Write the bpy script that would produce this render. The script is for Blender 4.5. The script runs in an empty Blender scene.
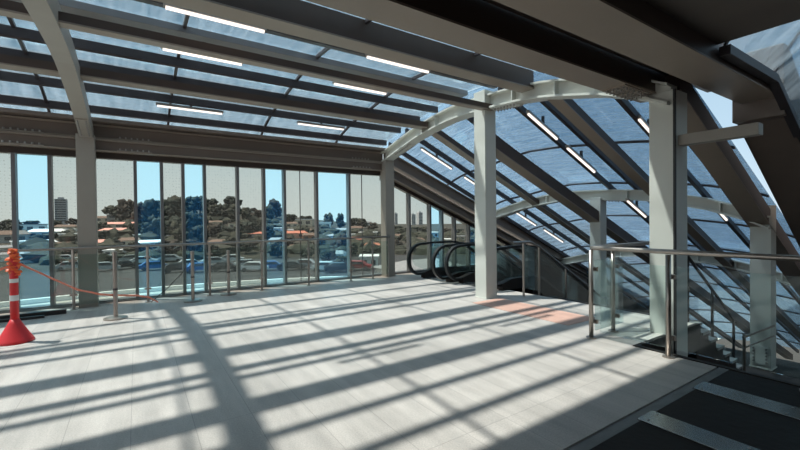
import bpy, math, random
from math import sin, cos, pi, radians as R
from mathutils import Vector, noise
random.seed(7)
S = bpy.context.scene
COL = S.collection
H = 1.5

# ------------------------------------------------------------------ camera
F = 398.6
yaw, pit, rol = R(56.5), R(-.68), R(-.62)
fwd = Vector((cos(pit)*cos(yaw), cos(pit)*sin(yaw), sin(pit)))
rt0 = Vector((sin(yaw), -cos(yaw), 0))
up0 = rt0.cross(fwd)
rt = cos(rol)*rt0 + sin(rol)*up0
up = -sin(rol)*rt0 + cos(rol)*up0
cd = bpy.data.cameras.new('camera'); cam = bpy.data.objects.new('camera', cd); COL.objects.link(cam)
cd.sensor_width = 36; cd.lens = 36*F/800; cd.clip_end = 2000; cd.clip_start = .05
from mathutils import Matrix
m3 = Matrix((rt, up, -fwd)).transposed()
cam.matrix_world = Matrix.Translation((0, 0, H)) @ m3.to_4x4()
S.camera = cam

def ray(x, y):
    return fwd + rt*((x-400)/F) - up*((y-225)/F)
def at(x, y, ax, v):
    d = ray(x, y); i = 'xyz'.index(ax); c = Vector((0, 0, H))
    return c + d*((v-c[i])/d[i])

# ------------------------------------------------------------------ materials
def nm(name):
    m = bpy.data.materials.new(name); m.use_nodes = True
    nt = m.node_tree; nt.nodes.clear()
    return m, nt.nodes, nt.links
def N(ns, t, **k):
    n = ns.new(t)
    for a, b in k.items():
        if a == 'i':
            for kk, vv in b.items(): n.inputs[kk].default_value = vv
        else: setattr(n, a, b)
    return n
def rgb(c): return (c[0], c[1], c[2], 1)
MATS = {}
def pbr(name, c, rough=.6, metal=0, var=.15, scale=3., stretch=(1, 1, 1), bump=0, spec=.5):
    if name in MATS: return MATS[name]
    m, ns, ln = nm(name)
    o = N(ns, 'ShaderNodeOutputMaterial'); b = N(ns, 'ShaderNodeBsdfPrincipled')
    b.inputs['Roughness'].default_value = rough; b.inputs['Metallic'].default_value = metal
    b.inputs['Specular IOR Level'].default_value = spec
    tc = N(ns, 'ShaderNodeTexCoord'); mp = N(ns, 'ShaderNodeMapping'); mp.inputs['Scale'].default_value = stretch
    no = N(ns, 'ShaderNodeTexNoise', i={'Scale': scale, 'Detail': 6})
    mx = N(ns, 'ShaderNodeMixRGB', blend_type='MIX')
    mx.inputs[1].default_value = rgb([v*(1-var) for v in c]); mx.inputs[2].default_value = rgb([min(1, v*(1+var)) for v in c])
    ln.new(tc.outputs['Object'], mp.inputs[0]); ln.new(mp.outputs[0], no.inputs['Vector'])
    ln.new(no.outputs[0], mx.inputs[0]); ln.new(mx.outputs[0], b.inputs['Base Color'])
    if bump:
        bp = N(ns, 'ShaderNodeBump', i={'Strength': bump, 'Distance': .02})
        n2 = N(ns, 'ShaderNodeTexNoise', i={'Scale': scale*8, 'Detail': 4})
        ln.new(mp.outputs[0], n2.inputs['Vector']); ln.new(n2.outputs[0], bp.inputs['Height']); ln.new(bp.outputs[0], b.inputs['Normal'])
    ln.new(b.outputs[0], o.inputs[0]); MATS[name] = m
    return m

STEEL = pbr('girder_steel_shaded', (.075, .05, .04), .42, .1, .2, 2.5, spec=.4)  # beam sides: their shade is put into the colour
GIRD = pbr('girder_steel_lit', (.27, .222, .182), .45, .05, .12, 1.6)  # paler copy of the beam steel, floor bounce put into the colour
WALLS_ = pbr('girder_steel_warm_lit', (.16, .125, .105), .5, .05, .15, 2.)  # lighter copy of the beam steel, warm light put into the colour
WEB = pbr('dark_brown_web_paint', (.045, .032, .027), .45, .1, .25, 2.)
LIGHT = pbr('pale_grey_column_paint', (.6, .6, .55), .5, 0, .08, 2.2)
RIBM = pbr('warm_grey_rib_paint', (.31, .28, .245), .5, 0, .1, 2.2)
DARK = pbr('charcoal_aluminium', (.045, .038, .042), .4, .2, .3, 4)
MULL = pbr('anodised_mullion', (.17, .165, .17), .45, .3, .15, 3)
STAIN = pbr('brushed_stainless_steel', (.36, .32, .29), .32, .85, .15, 20, (1, 1, .1))
BLACK = pbr('black_rubber', (.012, .012, .013), .45, 0, .2, 8)
DSTEP = pbr('dark_escalator_cladding', (.022, .016, .014), .5, .1, .3, 3, spec=.25)
CONC = pbr('dark_concrete', (.045, .04, .037), .85, 0, .25, 2, bump=.2)
BOLT = pbr('bolt_zinc', (.32, .3, .28), .45, .5, .1, 9)
PLATE = pbr('aluminium_cover_plate', (.3, .31, .31), .25, .85, .12, 5, (6, .6, 1))
RED = pbr('red_plastic', (.62, .02, .025), .45, 0, .15, 6)
ORANGE = pbr('orange_tape', (.85, .13, .03), .5, 0, .3, 25)
PINK = pbr('salmon_tape', (.8, .25, .17), .5, 0, .2, 20)
WHITE = pbr('white_reflective', (.75, .72, .7), .4, 0, .05, 5)
SUNTREAD = pbr('painted_sun_on_tread', (.36, .35, .33), .6, 0, .1, 5)  # sunlight put into the colour of the stair tread ends

def glass(name, tint, dif, dcol, streak=False, dots=False, fine=False, refl=.8, gl=.06, rough=.03):
    m, ns, ln = nm(name)
    o = N(ns, 'ShaderNodeOutputMaterial')
    tr = N(ns, 'ShaderNodeBsdfTransparent'); tr.inputs[0].default_value = rgb(tint)
    tl = N(ns, 'ShaderNodeBsdfTranslucent'); tl.inputs[0].default_value = rgb(dcol)
    di = N(ns, 'ShaderNodeBsdfDiffuse'); di.inputs[0].default_value = rgb(dcol)
    dd = N(ns, 'ShaderNodeMixShader'); dd.inputs[0].default_value = .3
    ln.new(tl.outputs[0], dd.inputs[1]); ln.new(di.outputs[0], dd.inputs[2])
    mix = N(ns, 'ShaderNodeMixShader'); ln.new(tr.outputs[0], mix.inputs[1]); ln.new(dd.outputs[0], mix.inputs[2])
    mix.inputs[0].default_value = dif
    tc = N(ns, 'ShaderNodeTexCoord')
    if streak:
        mp = N(ns, 'ShaderNodeMapping'); mp.inputs['Scale'].default_value = (16, .9, 1) if fine else (7, .5, 1)
        no = N(ns, 'ShaderNodeTexNoise', i={'Scale': 1.8, 'Detail': 8, 'Roughness': .65})
        mr = N(ns, 'ShaderNodeMapRange', i={'From Min': .35, 'From Max': .75, 'To Min': dif*.15, 'To Max': dif*2.2})
        ln.new(tc.outputs['Object'], mp.inputs[0]); ln.new(mp.outputs[0], no.inputs['Vector']); ln.new(no.outputs[0], mr.inputs[0]); ln.new(mr.outputs[0], mix.inputs[0])
    if dots:
        mp = N(ns, 'ShaderNodeMapping'); mp.inputs['Scale'].default_value = (1, 1, 1)
        vo = N(ns, 'ShaderNodeTexVoronoi', i={'Scale': 17., 'Randomness': .35})
        mr = N(ns, 'ShaderNodeMapRange', i={'From Min': .12, 'From Max': .26, 'To Min': dif+.16, 'To Max': dif})
        ln.new(tc.outputs['Object'], mp.inputs[0]); ln.new(mp.outputs[0], vo.inputs['Vector']); ln.new(vo.outputs[0], mr.inputs[0]); ln.new(mr.outputs[0], mix.inputs[0])
    g = N(ns, 'ShaderNodeBsdfGlossy'); g.inputs['Roughness'].default_value = rough; g.inputs[0].default_value = (.9, .95, 1, 1)
    fr = N(ns, 'ShaderNodeFresnel', i={'IOR': 1.35})
    ms = N(ns, 'ShaderNodeMath', operation='MULTIPLY_ADD'); ms.inputs[1].default_value = refl; ms.inputs[2].default_value = gl*.2
    ln.new(fr.outputs[0], ms.inputs[0])
    m2 = N(ns, 'ShaderNodeMixShader'); ln.new(ms.outputs[0], m2.inputs[0]); ln.new(mix.outputs[0], m2.inputs[1]); ln.new(g.outputs[0], m2.inputs[2])
    ln.new(m2.outputs[0], o.inputs[0]); MATS[name] = m
    return m
ROOFG = glass('dusty_blue_roof_glass', (.84, .93, .97), .12, (.6, .7, .78), streak=True)
SLOPEG = glass('streaked_blue_slope_glass', (.74, .87, .96), .3, (.5, .63, .75), streak=True, fine=True)
CLEARG = glass('clear_blue_window_glass', (.76, .95, 1.0), .03, (.1, .42, .95), gl=.02, refl=.3)
FROSTG = glass('dotted_grey_window_glass', (.75, .78, .76), .03, (.5, .5, .48), dots=True, gl=.02, refl=.3)
BALG = glass('balustrade_glass', (.9, .955, .945), .004, (.6, .7, .7), refl=.6)

def floor_mat():
    m, ns, ln = nm('honed_granite_tiles')
    o = N(ns, 'ShaderNodeOutputMaterial'); b = N(ns, 'ShaderNodeBsdfPrincipled')
    b.inputs['Roughness'].default_value = .5; b.inputs['Specular IOR Level'].default_value = .35
    tc = N(ns, 'ShaderNodeTexCoord')
    sx = N(ns, 'ShaderNodeSeparateXYZ'); ln.new(tc.outputs['Object'], sx.inputs[0])
    # cloudy tone stretched along the room depth
    mp = N(ns, 'ShaderNodeMapping'); mp.inputs['Scale'].default_value = (5, .7, 1)
    n1 = N(ns, 'ShaderNodeTexNoise', i={'Scale': .9, 'Detail': 5, 'Roughness': .6}); ln.new(tc.outputs['Object'], mp.inputs[0]); ln.new(mp.outputs[0], n1.inputs['Vector'])
    n2 = N(ns, 'ShaderNodeTexNoise', i={'Scale': 90., 'Detail': 3, 'Roughness': .8}); ln.new(tc.outputs['Object'], n2.inputs['Vector'])
    r1 = N(ns, 'ShaderNodeMapRange', i={'From Min': .3, 'From Max': .7, 'To Min': .78, 'To Max': 1.14}); ln.new(n1.outputs[0], r1.inputs[0])
    r2 = N(ns, 'ShaderNodeMapRange', i={'From Min': .3, 'From Max': .7, 'To Min': .78, 'To Max': 1.2}); ln.new(n2.outputs[0], r2.inputs[0])
    # joints: tiles .393 wide along x, 1.2 long along y
    def frac(src, scale, off, w):
        a = N(ns, 'ShaderNodeMath', operation='MULTIPLY_ADD'); a.inputs[1].default_value = 1/scale; a.inputs[2].default_value = off/scale
        ln.new(src, a.inputs[0])
        f = N(ns, 'ShaderNodeMath', operation='FRACT'); ln.new(a.outputs[0], f.inputs[0])
        c = N(ns, 'ShaderNodeMath', operation='LESS_THAN'); c.inputs[1].default_value = w/scale; ln.new(f.outputs[0], c.inputs[0])
        return c.outputs[0], a.outputs[0]
    jx, ax_ = frac(sx.outputs[0], .393, .45+3.93, .005)
    jy, ay_ = frac(sx.outputs[1], 1.18, .3, .005)
    mj = N(ns, 'ShaderNodeMath', operation='MAXIMUM'); ln.new(jx, mj.inputs[0]); ln.new(jy, mj.inputs[1])
    # per tile tone
    fx = N(ns, 'ShaderNodeMath', operation='FLOOR'); ln.new(ax_, fx.inputs[0]); fy = N(ns, 'ShaderNodeMath', operation='FLOOR'); ln.new(ay_, fy.inputs[0])
    cb = N(ns, 'ShaderNodeCombineXYZ'); ln.new(fx.outputs[0], cb.inputs[0]); ln.new(fy.outputs[0], cb.inputs[1])
    wn = N(ns, 'ShaderNodeTexWhiteNoise', noise_dimensions='2D'); ln.new(cb.outputs[0], wn.inputs['Vector'])
    r3 = N(ns, 'ShaderNodeMapRange', i={'To Min': .93, 'To Max': 1.05}); ln.new(wn.outputs[0], r3.inputs[0])
    p = N(ns, 'ShaderNodeMath', operation='MULTIPLY'); ln.new(r1.outputs[0], p.inputs[0]); ln.new(r2.outputs[0], p.inputs[1])
    q = N(ns, 'ShaderNodeMath', operation='MULTIPLY'); ln.new(p.outputs[0], q.inputs[0]); ln.new(r3.outputs[0], q.inputs[1])
    j2 = N(ns, 'ShaderNodeMath', operation='MULTIPLY_ADD'); j2.inputs[1].default_value = -.3; j2.inputs[2].default_value = 1; ln.new(mj.outputs[0], j2.inputs[0])
    q2 = N(ns, 'ShaderNodeMath', operation='MULTIPLY'); ln.new(q.outputs[0], q2.inputs[0]); ln.new(j2.outputs[0], q2.inputs[1])
    vm = N(ns, 'ShaderNodeVectorMath', operation='SCALE'); vm.inputs[0].default_value = (.47, .42, .385); ln.new(q2.outputs[0], vm.inputs['Scale'])
    ln.new(vm.outputs[0], b.inputs['Base Color'])
    bp = N(ns, 'ShaderNodeBump', i={'Strength': .15, 'Distance': .01}); ln.new(n2.outputs[0], bp.inputs['Height']); ln.new(bp.outputs[0], b.inputs['Normal'])
    ln.new(b.outputs[0], o.inputs[0])
    return m
FLOORM = floor_mat()
TACT = pbr('terracotta_tactile_tile', (.56, .33, .26), .6, 0, .12, 6, bump=.2)
DFLOOR = pbr('dark_steel_deck', (.013, .0095, .008), .6, .1, .35, 1.5, bump=.25, spec=.2)
STRIPM = pbr('worn_threshold_concrete', (.15, .15, .15), .6, 0, .45, 5, (1, 3, 1), bump=.2)

def emit(name, c, s):
    m, ns, ln = nm(name); o = N(ns, 'ShaderNodeOutputMaterial'); e = N(ns, 'ShaderNodeEmission'); e.inputs[0].default_value = rgb(c); e.inputs[1].default_value = s
    ln.new(e.outputs[0], o.inputs[0]); return m
TUBE = emit('lit_tube', (1, .9, .82), 1.5)

# ------------------------------------------------------------------ mesh helpers
class MB:
    def __init__(s): s.v = []; s.f = []
    def add(s, vs, fs):
        b = len(s.v); s.v += [tuple(v) for v in vs]; s.f += [tuple(i+b for i in f) for f in fs]; return s
    def box(s, x0, x1, y0, y1, z0, z1):
        return s.add([(x0, y0, z0), (x1, y0, z0), (x1, y1, z0), (x0, y1, z0), (x0, y0, z1), (x1, y0, z1), (x1, y1, z1), (x0, y1, z1)],
                     [(0, 3, 2, 1), (4, 5, 6, 7), (0, 1, 5, 4), (1, 2, 6, 5), (2, 3, 7, 6), (3, 0, 4, 7)])
    def sweep(s, rings, cap=True):
        n = len(rings[0]); b = len(s.v)
        for r in rings: s.v += [tuple(p) for p in r]
        for k in range(len(rings)-1):
            for i in range(n):
                j = (i+1) % n
                s.f.append((b+k*n+i, b+k*n+j, b+(k+1)*n+j, b+(k+1)*n+i))
        if cap:
            s.f.append(tuple(b+i for i in range(n))[::-1]); s.f.append(tuple(b+(len(rings)-1)*n+i for i in range(n)))
        return s
    def tube(s, pts, r, n=8, cap=True):
        pts = [Vector(p) for p in pts]; rings = []
        for k, p in enumerate(pts):
            t = (pts[min(k+1, len(pts)-1)]-pts[max(k-1, 0)]).normalized()
            a = Vector((0, 0, 1)) if abs(t.z) < .9 else Vector((1, 0, 0))
            u = t.cross(a).normalized(); w = u.cross(t)
            rr = r[k] if isinstance(r, (list, tuple)) else r
            rings.append([p+u*(rr*cos(2*pi*i/n))+w*(rr*sin(2*pi*i/n)) for i in range(n)])
        return s.sweep(rings, cap)
    def lathe(s, c, prof, n=16):
        return s.sweep([[(c[0]+r*cos(2*pi*i/n), c[1]+r*sin(2*pi*i/n), c[2]+z) for i in range(n)] for r, z in prof])
    def ico(s, c, r, sub=1, amp=.0, seed=0, sq=(1, 1, 1)):
        import bmesh
        bm = bmesh.new(); bmesh.ops.create_icosphere(bm, subdivisions=sub, radius=1)
        vs = []
        for v in bm.verts:
            d = v.co.normalized(); k = 1+amp*noise.noise(d*2.3+Vector((seed*3.1, seed*1.7, seed)))
            vs.append((c[0]+d.x*r*k*sq[0], c[1]+d.y*r*k*sq[1], c[2]+d.z*r*k*sq[2]))
        fs = [[v.index for v in f.verts] for f in bm.faces]; bm.free()
        return s.add(vs, fs)
    def build(s, name, mat, parent=None, smooth=False, bevel=0, origin=None):
        xs = [v[0] for v in s.v]; ys = [v[1] for v in s.v]; zs = [v[2] for v in s.v]
        o0 = Vector(origin) if origin is not None else Vector(((min(xs)+max(xs))/2, (min(ys)+max(ys))/2, min(zs)))
        me = bpy.data.meshes.new(name); me.from_pydata([tuple(Vector(v)-o0) for v in s.v], [], s.f); me.update()
        import bmesh
        bm = bmesh.new(); bm.from_mesh(me); bmesh.ops.recalc_face_normals(bm, faces=bm.faces); bm.to_mesh(me); bm.free()
        if smooth:
            for p in me.polygons: p.use_smooth = True
        me.materials.append(mat)
        o = bpy.data.objects.new(name, me); COL.objects.link(o)
        if parent is not None:
            o.parent = parent; o.location = o0-WL[parent]
        else: o.location = o0
        WL[o] = o0
        if bevel:
            b = o.modifiers.new('bevel', 'BEVEL'); b.width = bevel; b.segments = 2; b.limit_method = 'ANGLE'
        return o
WL = {}
def empty(name, loc):
    o = bpy.data.objects.new(name, None); COL.objects.link(o); o.location = loc; o.empty_display_size = .1
    WL[o] = Vector(loc); return o
USED = {}
def tag(o, label, cat, group=None):
    o['label'] = label; o['category'] = cat
    if group: o['group'] = group
    USED[label] = USED.get(label, 0)+1
    return o
def struct(o): o['kind'] = 'structure'; return o
ORD = ['first', 'second', 'third', 'fourth', 'fifth', 'sixth', 'seventh', 'eighth', 'ninth', 'tenth', 'eleventh', 'twelfth', 'thirteenth', 'fourteenth',
       'fifteenth', 'sixteenth', 'seventeenth', 'eighteenth', 'nineteenth', 'twentieth', 'twenty-first', 'twenty-second', 'twenty-third', 'twenty-fourth', 'twenty-fifth',
       'twenty-sixth', 'twenty-seventh', 'twenty-eighth', 'twenty-ninth', 'thirtieth']
def dup(root, dl):
    """copy a thing with its parts and sub-parts, shifted by dl"""
    c = root.copy(); COL.objects.link(c); c.location = root.location+Vector(dl); WL[c] = WL[root]+Vector(dl)
    for ch in root.children:
        d = ch.copy(); COL.objects.link(d); d.parent = c
        for g in ch.children:
            e = g.copy(); COL.objects.link(e); e.parent = d
    return c

# ------------------------------------------------------------------ geometry of the hall
XA, XB, XC, XL = 5.65, 9.5, 13.35, -.8     # rib frames
SL = .44                                    # fall of the sloping roof over the escalators
XE = 25.5                                   # end of slope
def zo(x, s=SL, x0=XA): return -s*max(0., x-x0)
def lerp(tab, y):
    if y <= tab[0][0]: return tab[0][1]
    for (a, b), (c, d) in zip(tab, tab[1:]):
        if y <= c: return b+(d-b)*(y-a)/(c-a)
    return tab[-1][1]
RIBZ = [(2.3, 2.9), (2.45, 2.98), (2.68, 3.08), (3.23, 3.27), (4.07, 3.46), (4.6, 3.53), (5.14, 3.57), (5.93, 3.6), (6.4, 3.6), (6.89, 3.55), (7.7, 3.43), (8.5, 3.24), (9.2, 3.06)]
BARS = [(9.1, 3.5), (8.41, 3.7), (7.6, 3.8), (6.93, 3.87), (5.2, 3.93), (3.95, 3.82), (3.4, 3.76)]
SBARS = [(9.1, 3.5), (8.3, 3.72), (7.75, 3.79), (6.45, 3.88), (5.2, 3.88), (4.6, 3.83), (3.35, 3.68), (2.8, 3.5)]
GLZ = [(2.32, 3.58), (2.62, 3.7), (3.3, 3.86), (4.05, 3.96), (4.75, 4.02), (5.45, 4.09), (6.2, 4.11), (6.93, 4.03), (7.6, 3.92), (8.41, 3.82), (9.1, 3.62), (9.5, 3.42)]

def xbeam(mb, x0, x1, y0, y1, z0, z1, s=SL, xk=XA):
    xs = [x0]+([xk] if x0 < xk < x1 else [])+[x1]
    rings = [[(x, y0, z0+zo(x, s, xk)), (x, y1, z0+zo(x, s, xk)), (x, y1, z1+zo(x, s, xk)), (x, y0, z1+zo(x, s, xk))] for x in xs]
    return mb.sweep(rings)
def ibeam(mb, x0, x1, yc, w, z0, h, s=SL, ft=.022, wt=.03, xk=XA):
    for a, b, c, d in ((yc-w/2, yc+w/2, z0, z0+ft), (yc-wt/2, yc+wt/2, z0+ft, z0+h-ft), (yc-w/2, yc+w/2, z0+h-ft, z0+h)):
        xbeam(mb, x0, x1, a, b, c, d, s, xk)
    return mb

# floor slab ---------------------------------------------------------------
fb = MB().box(-7, 4.87, 1.57, 9.6, -.35, 0).box(4.87, 6.55, 2.35, 9.6, -.35, 0)
struct(fb.build('floor', FLOORM, origin=(0, 0, 0)))
tag(MB().box(-7, 4.87, 1.47, 1.55, -.3, .002).build('threshold_strip', STRIPM, origin=(0, 0, 0)),
    'worn grey threshold strip between the pale tiles and the dark deck', 'floor strip')
struct(MB().box(-7, 4.87, -5, 1.47, -.35, 0).box(-7, 4.87, 1.47, 1.57, -.35, -.305).build('floor', DFLOOR, origin=(0, 0, 0)))
struct(MB().box(4.82, 4.875, -5, 2.35, -.36, .012).box(4.82, 6.56, 2.33, 2.38, -.36, .008).build('trim_1', pbr('edge_trim', (.025, .022, .02), .6, .1, spec=.2)))
tag(MB().box(5.02, 5.72, 3.35, 5.25, 0, .006).build('tactile_paving', TACT), 'terracotta coloured tactile tiles laid at the head of the stairs', 'tactile paving')
for (x0, x1, y1), w in (((3.08, 3.3, 1.49), 'nearest the bottom edge of the picture'), ((4.03, 4.27, 1.49), 'nearer the glass balustrade and stairs')):
    p = MB().box(x0, x1, -1.2, y1, .001, .012).build('cover_plate', PLATE, bevel=.003)
    tag(p, 'long metal cover plate across the dark deck, ' + w, 'cover plate', 'cover plates on the dark deck')
    for yy in (y1-.06, y1-.6, y1-1.14):
        for xx in (x0+.04, x1-.04):
            MB().lathe((xx, yy, .012), [(.009, 0), (.009, .003), (0, .004)], 8).build('screw', BOLT, p)

# columns --------------------------------------------------------------------
def column(x, y, z0, z1, wx, wy, mat, label, plate=False, groove=False, cap=.0):
    e = empty('steel_column', (x, y, z0))
    MB().box(x-wx/2, x+wx/2, y-wy/2, y+wy/2, z0, z1).build('shaft', mat, e, bevel=.008)
    MB().box(x-wx/2-.012, x+wx/2+.012, y-wy/2-.012, y+wy/2+.012, z0, z0+.015).build('base_plate', mat, e)
    if groove:
        MB().box(x-wx/2-.002, x-wx/2+.03, y-wy/2-.004, y-wy/2+.02, z0, z1).build('groove', BLACK, e)
    if plate:
        p = MB().box(x-wx/2-.02, x-wx/2, y-wy/2+.02, y+wy/2-.02, z0+.08, z0+.42).build('splice_plate', mat, e)
        for k in range(5):
            for s in (-1, 1):
                MB().tube([(x-wx/2-.02, y+s*(wy/2-.06), z0+.13+k*.06), (x-wx/2-.045, y+s*(wy/2-.06), z0+.13+k*.06)], .016, 6).build('bolt', BOLT, p)
    tag(e, label, 'column')
    return e
column(-.735, 9.17, 0, 3.1, .27, .27, RIBM, 'grey steel column against the window wall, behind the barrier tape')
column(5.66, 9.15, 0, 3.1, .27, .27, RIBM, 'grey steel column at the far end of the window wall beside the escalator')
column(5.61, 5.49, 0, 3.93, .29, .29, LIGHT, 'pale free standing column at the corner of the tactile tiles')
column(5.78, 2.4, -1.3, 3.1, .36, .3, LIGHT, 'thick pale column rising past the glass balustrade', groove=True)
column(9.45, 5.47, -1.3, 2.0, .27, .27, LIGHT, 'pale column down the slope behind the escalator handrails')
column(9.7, 2.45, -1.3, 1.7, .3, .3, LIGHT, 'pale column with bolted foot standing beyond the stairs', plate=True)

# arch ribs -------------------------------------------------------------------
def rib(xc, w, dz, zoff, y0, y1, label, mat, box=True, depth=.27):
    ys = [y0+(y1-y0)*i/30 for i in range(31)]
    e = empty('arched_rib', (xc, y1, lerp(RIBZ, y1)+dz+zoff))
    def band(name, xa, xb, f0, f1, m):
        mb = MB(); mb.sweep([[(xa, y, lerp(RIBZ, y)+dz+zoff+f0), (xb, y, lerp(RIBZ, y)+dz+zoff+f0), (xb, y, lerp(RIBZ, y)+dz+zoff+f1), (xa, y, lerp(RIBZ, y)+dz+zoff+f1)] for y in ys])
        return mb.build(name, m, e)
    if box:
        band('rib_box', xc-w/2, xc+w/2, 0, depth, mat)
    else:
        band('bottom_flange', xc-w/2, xc+w/2, 0, .035, mat)
        band('web', xc-.03, xc+.03, .035, depth-.03, mat)
        band('top_flange', xc-w/2, xc+w/2, depth-.03, depth, mat)
        for yy in (3.0, 3.9, 4.75, 6.9, 7.4):
            if y0 < yy < y1:
                z = lerp(RIBZ, yy)+dz+zoff
                MB().box(xc-w/2+.005, xc-.03, yy-.008, yy+.008, z+.035, z+depth-.03).build('stiffener', mat, e)
    for yy in ((5.0, 8.3) if not box else (8.6,)):
        if not (y0 < yy < y1): continue
        z = lerp(RIBZ, yy)+dz+zoff; sl = (lerp(RIBZ, yy+.2)-lerp(RIBZ, yy-.2))/.4
        p = MB().sweep([[(xc-w*.42, y, z+sl*(y-yy)-.022), (xc+w*.42, y, z+sl*(y-yy)-.022), (xc+w*.42, y, z+sl*(y-yy)), (xc-w*.42, y, z+sl*(y-yy))] for y in (yy-.3, yy+.3)]).build('splice_plate', mat, e)
        for k in range(8):
            y = yy-.26+k*.074
            for s in (-1, 1):
                zz = z+sl*(y-yy)
                MB().tube([(xc+s*w*.3, y, zz-.022), (xc+s*w*.3, y, zz-.05)], .014, 6).build('bolt', BOLT, p)
    tag(e, label, 'arch rib')
    return e
rib(-.72, .19, -.07, 0, -1.2, 9.3, 'pale grey arched rib rising overhead from the column near the barrier tape', RIBM, depth=.26)
rib(XA, .28, 0, 0, 2.3, 9.28, 'arched rib spanning between the two nearer rows of columns, roof changes slope here', LIGHT, box=False)
rib(XB, .26, .0, zo(XB)+.06, 2.3, 9.28, 'lower arched rib over the middle of the escalator slope', LIGHT, box=False, depth=.24)
rib(XC, .26, .0, zo(XC)+.06, 2.3, 9.28, 'lowest arched rib far down the escalator slope', LIGHT, box=False, depth=.24)
rib(-6.9, .19, -.07, 0, -1.2, 9.3, 'arched rib at the open left end of the hall, beyond the cone', RIBM, depth=.26)

# gusset plates where ribs meet the south column
# purlins / girders on the level roof -----------------------------------------
X0 = -6.9
def rail_beam(name, label, x0, x1, y0, y1, z0, z1, mat, cat='roof beam', s=SL, xk=XA):
    o = xbeam(MB(), x0, x1, y0, y1, z0, z1, s, xk).build(name, mat, bevel=.004); return tag(o, label, cat)
def girder2(name, label, x0, x1, y0, y1, z0, z1, cat='roof beam', s=SL, xk=XA, soffit=GIRD, ft=.02):
    """beam with shade painted into its sides and floor bounce into its bottom flange"""
    c = Vector(((x0+x1)/2, (y0+y1)/2, z0+zo((x0+x1)/2, s, xk)))
    e = empty(name, c)
    xbeam(MB(), x0, x1, y0+.01, y1-.01, z0+ft, z1, s, xk).build('web', STEEL, e)
    xbeam(MB(), x0, x1, y0, y1, z0, z0+ft, s, xk).build('bottom_flange', soffit, e)
    return tag(e, label, cat)
girder2('roof_beam', 'slim brown beam under the crown of the level glass roof', X0, 5.62, 5.28, 5.42, 3.545, 3.66)
girder2('roof_beam', 'brown beam of the level roof, nearer the window wall than the crown', X0, 5.55, 7.18, 7.4, 3.585, 3.72)
girder2('roof_beam', 'brown beam of the level roof just beyond the big overhead girders', X0, 5.6, 4.34, 4.6, 3.68, 3.98)
girder2('overhead_girder', 'heavy girder along the room ending at the thick pale column', X0, 5.9, 2.47, 2.79, 3.1, 3.66, 'girder', 0)
gsp = bpy.data.objects['overhead_girder']
for xc in (5.05, 5.4):
    p = MB().box(xc-.16, xc+.16, 2.49, 2.77, 3.085, 3.1).build('splice_plate', GIRD, gsp)
    for k in range(4):
        for yy in (2.53, 2.6, 2.66, 2.73): MB().tube([(xc-.12+k*.08, yy, 3.085), (xc-.12+k*.08, yy, 3.055)], .016, 6).build('bolt', BOLT, p)
girder2('overhead_girder', 'broadest overhead girder nearest the camera with a smooth underside coloured as lit', X0, 7.4, 1.64, 2.06, 3.1, 3.36, 'girder', 0)
rail_beam('shade_plate', 'dark added plate on top of the broadest overhead girder, shading the floor', X0, 7.2, 1.7, 2.46, 3.37, 3.41, WEB, 'shade plate', 0)  # opaque plate added to set the shadow edge on the floor
tag(xbeam(MB(), 7.2, 18, 1.6, 2.16, 2.85, 3.8, .6, 7.4).build('sloping_girder', WALLS_, bevel=.01), 'deep brown girder sloping down at the right edge, beyond the glass balustrade', 'girder')
# sloping members
girder2('sloping_beam', 'thick sloping beam from the free standing column down to the column behind the handrails', 5.6, XE, 5.36, 5.64, 2.9, 3.17, 'sloping beam', .41)
girder2('sloping_beam', 'thick sloping beam falling from the thick pale column to the bolted column', 5.9, XE, 2.3, 2.62, 3.26, 3.58, 'sloping beam', .5)
girder2('sloping_beam', 'slim sloping roof beam nearest the window wall side of the escalators', 5.7, XE, 7.18, 7.4, 3.55, 3.7, 'sloping beam')
girder2('sloping_beam', 'slim sloping roof beam midway between the free standing and thick pale columns', 5.7, XE, 3.95, 4.17, 3.5, 3.68, 'sloping beam')
nb = ['closest to the window wall', 'second from the window wall', 'third from the window wall', 'fourth from the window wall', 'just above the slim crown beam', 'just beyond the heavy girder', 'furthest from the window wall']
for (y, z), w in zip(BARS, nb):
    rail_beam('glazing_bar', 'dark glazing bar of the level roof, ' + w, X0, 5.6, y-.045, y+.045, z, z+.13, DARK, 'glazing bar')
rail_beam('ridge_channel', 'broad grey channel running along the crown of the level glass roof', X0, 5.6, 5.94, 6.27, 4.0, 4.09, MULL, 'roof channel')
nb = ['closest to the window wall', 'second from the window wall', 'third from the window wall', 'fourth from the window wall', 'just beside the thick sloping beam', 'carrying the batten lights', 'second from the thick pale column', 'closest to the thick pale column']
for (y, z), w in zip(SBARS, nb):
    rail_beam('glazing_bar', 'dark glazing bar of the sloping roof, ' + w, 5.7, XE, y-.04, y+.04, z, z+.12, DARK, 'glazing bar')
# beam ledge lights (fluorescent battens)
def lamp(x0, x1, y, z, label, s=0.):
    L = x1-x0; zf = lambda x: z-s*(x-x0)
    e = empty('batten_light', ((x0+x1)/2, y, zf((x0+x1)/2)))
    MB().sweep([[(x, y-.035, zf(x)+.03), (x, y+.035, zf(x)+.03), (x, y+.035, zf(x)+.075), (x, y-.035, zf(x)+.075)] for x in (x0, x1)]).build('housing', STAIN, e)
    MB().sweep([[(x, y-.016, zf(x)+.004), (x, y+.016, zf(x)+.004), (x, y+.02, zf(x)+.03), (x, y-.02, zf(x)+.03)] for x in (x0+.02, x1-.02)]).build('tube', TUBE, e)
    MB().box((x0+x1)/2-.02, (x0+x1)/2+.02, y-.02, y+.02, zf((x0+x1)/2)+.075, zf((x0+x1)/2)+.075+.14).build('bracket', DARK, e)
    tag(e, label, 'light', 'batten lights under the glass roof')
lamp(.28, 1.36, 4.98, 3.8, 'lit batten light of the left trio, furthest up the roof')
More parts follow.
